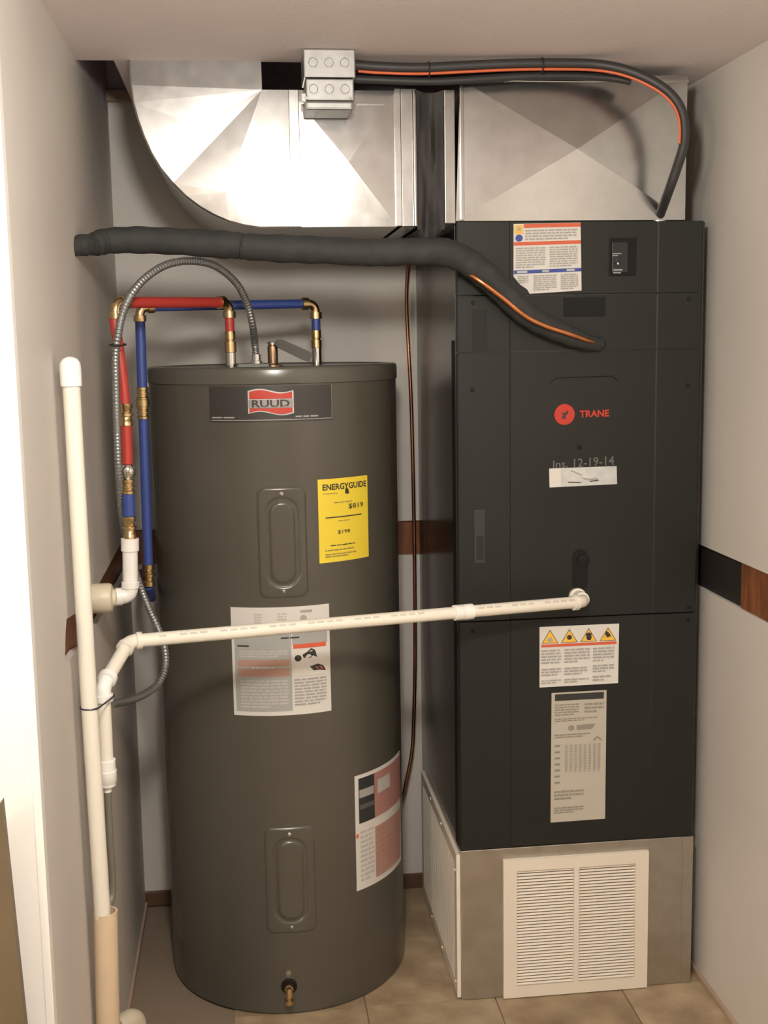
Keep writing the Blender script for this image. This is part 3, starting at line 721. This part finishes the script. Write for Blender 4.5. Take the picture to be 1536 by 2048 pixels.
# relief valve with lever
tb = at(546, 722, y=2.92)
bm = B(); lathe(bm, (tb.x, tb.y, 1.6036), (0, 0, 1), [(0, .024), (.004, .024), (.006, .014), (.010, .012), (.012, .0125), (.050, .0125), (.052, .0105), (.056, .0105)], 20)
rv = link('relief_valve', bm, mat('aged_bronze', (.50, .34, .22), .35, 1.0), tk, 40)
link('relief_cap', lathe(B(), (tb.x, tb.y, 1.6597), (0, 0, 1), [(0, .013), (.003, .013), (.005, .009)], 18), CHROME, rv, 40)
a = Vector((tb.x+.008, tb.y-.006, 1.664)); b = at(622, 716, y=tb.y-.02)
bm = B(); d = (b-a).normalized(); sx = d.cross(Vector((0, 1, 0))).normalized(); pr = []
for t, w_ in ((0, .006), (.15, .010), (.5, .0105), (.85, .011), (1, .009)):
    c = a.lerp(b, t); pr.append([bm.verts.new(c+sx*s1*w_*1.15+Vector((0, s2*.010, 0))) for s1, s2 in ((-1, -1), (1, -1), (1, 1), (-1, 1))])
for p_, q_ in zip(pr, pr[1:]):
    for k in range(4): bm.faces.new((p_[k], p_[(k+1) % 4], q_[(k+1) % 4], q_[k]))
bm.faces.new(pr[0]); bm.faces.new(pr[-1]); link('relief_lever', bm, mat('lever_metal', (.028, .023, .013), .5), rv)
# conduit entry plate on the top
cpos = at(513, 720, y=2.90)
link('wiring_plate', box(B(), cpos.x-.045, cpos.x+.03, cpos.y-.02, cpos.y+.05, 1.6036, 1.613, .002), mat('plate_grey_green', (.12, .13, .11), .4), tk)

# ------------------------------------------------------------------ water pipes
def fitting(bm, p, d, L, r, r2=None):
    """crimped brass coupling centred on p"""
    r2 = r2 or r*1.18
    lathe(bm, Vector(p)-Vector(d).normalized()*L/2, d, [(0, r*.9), (.001, r2), (L*.22, r2), (L*.26, r), (L*.42, r), (L*.45, r2*1.08), (L*.55, r2*1.08), (L*.58, r), (L*.74, r), (L*.78, r2), (L-.001, r2), (L, r*.9)], 18)
YT, YTC = 2.90, 3.05
hotE = at(458, 605, y=YT); hotL = at(230, 605, y=2.62); hotT = Vector((hotE.x, hotE.y, 1.6036))
hp = thing('hot_water_pipe', 'red water pipe with brass fittings, from tank top left and down the wall', 'pipe', tuple(hotL))
rP = .0112
dH = (hotE-hotL).normalized()
link('red_tube', tube(B(), [hotL+dH*.032, hotE-dH*.030], rP+.001, 18), RED, hp, 60)
link('elbow', elbow(B(), hotL+Vector((0, 0, -1)), hotL, hotE, .0112, .034, .0150), BRASS, hp, 50)
link('elbow', elbow(B(), hotL, hotE, hotT, .0112, .036, .0155), BRASS, hp, 50)
zh = hotE.z
def zpx(u, v, y): return at(u, v, y=y).z
za_ = [zpx(458, v, YT) for v in (640, 662, 680, 704)]
link('red_tube', tube(B(), [(hotE.x, hotE.y, hotE.z-.030), (hotE.x, hotE.y, za_[1]-.002)], rP, 18), RED, hp, 60)
bm = B(); lathe(bm, (hotE.x, hotE.y, za_[1]), (0, 0, -1), [(0, .0115), (.001, .013), (.020, .013), (.021, .010), (.024, .010), (.025, .0145), (.050, .0145), (.051, .011)], 18); link('coupling', bm, BRASS, hp, 40)
bm = B(); lathe(bm, (hotE.x, hotE.y, za_[1]-.050), (0, 0, -1), [(0, .011), (.001, .0125), (za_[1]-.050-1.6045, .0125)], 18); link('nipple', bm, CHROME, hp, 40)
lowH = [at(u, v, y=2.62) for u, v in ((229, 640), (238, 700), (246, 760), (250, 806))]
link('red_tube', tube(B(), smoothpath([hotL+Vector((0, 0, -.03))]+lowH, 6), rP, 16), RED, hp, 60)
chain = lambda v: at(251+(v-806)*.033, v, y=2.62)
def seg(v0, v1, r, m, name, kind='tube'):
    a, b = chain(v0), chain(v1); bm = B()
    if kind == 'tube': tube(bm, [a, b], r, 16)
    else: fitting(bm, (a+b)/2, b-a, (b-a).length, r)
    return link(name, bm, m, hp, 50)
seg(806, 852, .0125, BRASS, 'coupling', 'f'); seg(852, 928, .0122, RED, 'red_sleeve')
bv = link('ball_valve', lathe(B(), chain(926), chain(960)-chain(926), [(0, .009), (.004, .012), (.010, .0165), (.018, .0180), (.026, .0165), (.032, .012), (.037, .010)], 20), CHROME, hp, 60)
link('valve_stem', lathe(B(), chain(940)+Vector((0, -.012, 0)), (0, -1, 0), [(0, .007), (.012, .007), (.013, .004)], 14), CHROME, bv, 50)
seg(958, 988, .0122, BRASS, 'coupling', 'f'); seg(988, 1032, .0135, BLUE, 'blue_sleeve'); seg(1032, 1078, .0120, BRASS, 'coupling', 'f')

ycold = 2.87
cE = at(631, 607, y=YTC); cL = at(279, 614, y=2.90); cT = Vector((cE.x, cE.y, 1.6036))
cpipe = thing('cold_water_pipe', 'blue water pipe with brass fittings running beside the tank', 'pipe', tuple(cL))
dC = (cE-cL).normalized()
link('blue_tube', tube(B(), [cL+dC*.022, cE-dC*.022], rP, 18), BLUE, cpipe, 60)
link('elbow', elbow(B(), cL+Vector((0, 0, -1)), cL, cE, .0112, .034, .0150), BRASS, cpipe, 50)
link('elbow', elbow(B(), cL, cE, cT, .0112, .038, .0155), BRASS, cpipe, 50)
zc2 = [zpx(632, v, YTC) for v in (640, 660)]
link('blue_tube', tube(B(), [(cE.x, cE.y, cE.z-.030), (cE.x, cE.y, zc2[1]-.002)], rP, 18), BLUE, cpipe, 60)
bm = B(); lathe(bm, (cE.x, cE.y, zc2[1]), (0, 0, -1), [(0, .0115), (.001, .0125), (.020, .0125), (.021, .010), (.024, .010), (.025, .0135), (.044, .0135), (.045, .011)], 18); link('coupling', bm, BRASS, cpipe, 40)
bm = B(); lathe(bm, (cE.x, cE.y, zc2[1]-.044), (0, 0, -1), [(0, .011), (.001, .0125), (zc2[1]-.044-1.6045, .0125)], 18); link('nipple', bm, CHROME, cpipe, 40)
cc = lambda v: at(280+(v-640)*.034, v, y=2.90)
link('blue_tube', tube(B(), [cL+Vector((0, 0, -.026)), cc(775)], rP+.0006, 16), BLUE, cpipe, 60)
bm = B(); fitting(bm, (cc(775)+cc(800))/2, cc(800)-cc(775), .032, .0125); fitting(bm, (cc(812)+cc(838))/2, cc(838)-cc(812), .032, .0125)
lathe(bm, cc(796), cc(816)-cc(796), [(0, .010), (.004, .0165), (.020, .0165), (.024, .010)], 16); link('coupling', bm, BRASS, cpipe, 40)
link('blue_tube', tube(B(), [cc(838), cc(1128)], rP+.0006, 16), BLUE, cpipe, 60)
bm = B(); fitting(bm, (cc(1128)+cc(1172))/2, cc(1172)-cc(1128), .055, .0125); link('coupling', bm, BRASS, cpipe, 40)
link('blue_tube', tube(B(), [cc(1172), cc(1172)+Vector((0, .05, -.04)), cc(1172)+Vector((-.04, .25, -.06)), cc(1172)+Vector((-.06, .50, -.06))], rP, 12), BLUE, cpipe, 60)

# white elbow and big cream cap on the left wall
we = thing('wall_supply_elbow', 'bright white plastic elbow below the brass fittings, entering the left wall', 'pipe fitting', tuple(at(258, 1190, y=2.62)))
a, b = chain(1076), at(261, 1192, y=2.62); c = at(228, 1194, y=2.612)
bm = B(); lathe(bm, a, b-a, [(0, .012), (.001, .0195), (.028, .0195), (.029, .0165), ((b-a).length-.03, .0165)], 22); link('riser', bm, PVCB, we, 50)
link('elbow', elbow(B(), a, b, c, .0170, .032, .0195), PVCB, we, 50)
link('wall_cap', lathe(B(), (XL-.004, at(185, 1195, x=XL).y, b.z), (1, 0, 0), [(0, .030), (.004, .0325), (.040, .0325), (.046, .030), (.049, .020), (.056, .018)], 28), CREAM, we, 40)

# armoured conduit
cpts = [at(u, v, y=y) for u, v, y in ((512, 712, cpos.y), (510, 690, cpos.y), (505, 650, 2.86), (495, 610, 2.84), (473, 567, 2.80), (432, 533, 2.75), (385, 522, 2.70), (335, 529, 2.65), (292, 555, 2.61), (262, 590, 2.585), (245, 628, 2.58), (236, 670, 2.575), (231, 712, 2.58), (232, 780, 2.585), (234, 860, 2.59), (238, 950, 2.60), (246, 1040, 2.66), (262, 1110, 2.72), (280, 1170, 2.74), (297, 1215, 2.735), (314, 1252, 2.715), (328, 1290, 2.70), (331, 1330, 2.69), (318, 1365, 2.66), (290, 1388, 2.60), (255, 1402, 2.52), (222, 1408, 2.44))]
sp = smoothpath(cpts, 14)
cpn = []; rn = []; acc = 0
for k in range(len(sp)-1):
    L = (sp[k+1]-sp[k]).length; m_ = max(2, int(L/.0022))
    for q in range(m_): cpn.append(sp[k].lerp(sp[k+1], q/m_)); rn.append(.0082+.0009*math.sin((acc+L*q/m_)/.0075*2*PI))
    acc += L
cd = thing('flexible_conduit', 'grey ribbed metal conduit arching off the tank top down the left wall', 'conduit', tuple(cpts[6]))
link('armour', tube(B(), cpn, rn, 10), GREYMET, cd, 80)
link('connector', lathe(B(), (cpos.x, cpos.y, 1.613), (0, 0, 1), [(0, .014), (.006, .014), (.007, .011), (.022, .011), (.023, .009)], 16), CHROME, cd, 40)
k = min(range(len(sp)), key=lambda i: (sp[i]-at(231, 690, y=2.575)).length); c = (sp[k]+at(238, 690, y=2.62))/2
q = [c+Vector((.017*math.cos(a), .035*math.sin(a), .002*math.sin(a))) for a in [2*PI*j/18 for j in range(19)]]
z = link('cable_tie', tube(B(), q, .0018, 6), BLACK); tag(z, 'dark tie holding grey conduit to the red pipe', 'cable tie')

# ------------------------------------------------------------------ pvc pipes
v1 = thing('vent_pipe', 'tall white plastic pipe with rounded cap, standing before the left wall', 'pipe', tuple(at(215, 2048, y=2.28)))
vt, vm, vb_ = at(141, 745, y=2.240), at(172, 1300, y=2.256), at(206, 1840, y=2.280)
d = (vb_-vt).normalized()
link('tube', tube(B(), [vt+d*.02, vm, vb_+d*.06], .0160, 24), PVC, v1, 60)
link('cap', lathe(B(), vt+d*.025, -d, [(0, .0165), (.0008, .0195), (.034, .0195), (.043, .0180), (.050, .013), (.053, .006), (.054, .001)], 28), PVCB, v1, 50)
ts = thing('standpipe', 'wide tan plastic standpipe receiving the tall white pipe at floor level', 'pipe', tuple(at(215, 2048, y=2.28)))
ta, tb2 = at(211, 1822, y=2.285), at(216, 2048, y=2.285); dd = (tb2-ta).normalized(); k = (ta.z-.001)/-dd.z
xe_ = ta+dd*k
bm = B(); lathe(bm, ta, dd, [(.03, .019), (0, .0195), (0, .0235), (k, .0235)], 28, caps=False); link('tube', bm, TANP, ts, 50)
# condensate drain
dn = thing('condensate_drain', 'long white plastic drain pipe crossing in front of tank and air handler', 'pipe', tuple(at(700, 1245, y=2.58)))
eA = at(1168, 1203, y=2.725); eL = at(258, 1283, y=2.45); eD = at(206, 1372, y=2.33); st = at(1160, 1187, y=YF)
stub = Vector((eA.x, YF-.001, eA.z)); dd = (eL-eA).normalized()
rp = .0142
link('tube', tube(B(), [eA+dd*.02, eL-dd*.02], rp, 20), PVC, dn, 60)
link('elbow', elbow(B(), stub, eA, eL, .0150, .030, .0190), PVC, dn, 50)
link('socket', lathe(B(), stub+Vector((0, .001, 0)), (0, -1, 0), [(0, .021), (.010, .021), (.011, .017), (.03, .017)], 20), PVC, dn, 50)
cc_ = at(881, 1228, y=eL.y+(eA.y-eL.y)*.68); cc_ = eL+(eA-eL)*(((881-258)/(1168-258))*1.0+.02)
link('coupling', lathe(B(), cc_-dd*.024, dd, [(0, .0145), (.001, .0180), (.022, .0180), (.024, .0172), (.026, .0180), (.047, .0180), (.048, .0145)], 24), PVCB, dn, 50)
dv2 = (eD-eL).normalized()
link('elbow', elbow(B(), eA, eL, eD, .0148, .026, .0182), PVC, dn, 50)
link('tube', tube(B(), [eL+dv2*.015, eD-dv2*.015], rp, 20), PVC, dn, 60)
bt = at(213, 1528, y=2.335); dz = (bt-eD).normalized()
link('elbow', elbow(B(), eL, eD, bt, .0150, .030, .0190), PVCB, dn, 50)
link('tube', tube(B(), [eD+dz*.02, bt], rp, 20), PVC, dn, 60)
link('union', lathe(B(), bt-dz*.010, dz, [(0, .0145), (.001, .0180), (.022, .0180), (.023, .0195), (.046, .0195), (.048, .0175), (.054, .0175), (.055, .009), (.068, .008), (.069, .003)], 24), PVCB, dn, 50)
g0 = bt+dz*.055
link('drain_hose', tube(B(), smoothpath([g0, g0+dz*.1, g0+dz*.22, Vector((xe_.x+.008, xe_.y+.012, ta.z-.02))], 6), .0072, 12), GREYTUBE, dn, 60)
# faint print stripe on the cross pipe
bm = B(); nn = 46; pd = Vector((0, -1, .75)); pd = (pd-dd*pd.dot(dd)).normalized(); sidev = dd.cross(pd).normalized()
for k in range(nn):
    t0, t1 = .03+.92*k/nn, .03+.92*(k+.72)/nn
    if (k % 9) in (4, 8) or abs(t0-.31) < .04: continue
    a_, b_ = eA.lerp(eL, t0), eA.lerp(eL, t1)
    bm.faces.new([bm.verts.new(p+pd*(rp+.0004)+sidev*s*.0024) for p, s in ((a_, -1), (b_, -1), (b_, 1), (a_, 1))])
link('print', bm, mat('pipe_print', (.56, .53, .46), .5), dn)['kind'] = 'stuff'
# zip tie round both pipes
c1 = vt.lerp(vb_, (1392-745)/(1840-745)); c2_ = eD.lerp(bt, .13)
mid_ = (c1+c2_)/2; ax = (c2_-c1); ax.z = 0; hl_ = ax.length/2; ax.normalize(); pr_ = Vector((-ax.y, ax.x, 0)); q = []
for k in range(13): a = PI/2-PI*k/12; q.append(mid_+ax*(hl_+.0205*math.cos(a))+pr_*.0205*math.sin(a))
for k in range(13): a = -PI/2-PI*k/12; q.append(mid_+ax*(-hl_+.0185*math.cos(a))+pr_*.0185*math.sin(a))
q.append(q[0]); z = link('cable_tie', tube(B(), q, .0017, 6), NAVY); tag(z, 'dark tie strapping the two white plastic pipes together', 'cable tie')
# cream floor fitting
cfp = at(272, 2040, y=2.62)
ff = thing('floor_drain_elbow', 'cream plastic elbow near the floor, beside the tan standpipe', 'pipe fitting', (cfp.x, cfp.y, 0))
a = Vector((cfp.x, cfp.y, 0)); c = Vector((cfp.x, cfp.y, cfp.z+.012)); b = c+Vector((-.2, -.25, 0))
bm = B(); tube(bm, [a+Vector((0, 0, .001))]+bend(a, c, b, .03)+[c+(b-c).normalized()*.06], .024, 24); link('bend', bm, CREAM, ff, 60)
link('hub', lathe(B(), a+Vector((0, 0, .001)), (0, 0, 1), [(0, .032), (.02, .032), (.022, .026)], 24), CREAM, ff, 50)

# added brown board, stands in for the unclear, shadowed corner at far left
P3 = [at(u, v, y=1.80) for u, v in ((4, 1602), (110, 2600), (-260, 2600), (-150, 1800))]
bm = B(); prism(bm, [(p.x, max(p.z, .001)) for p in P3], 1.795, 1.815)
tag(link('added_board', bm, mat('brown_board', (.13, .095, .055), .5, var=.1)), 'added brown board standing in for the shadowed corner at far left', 'board')
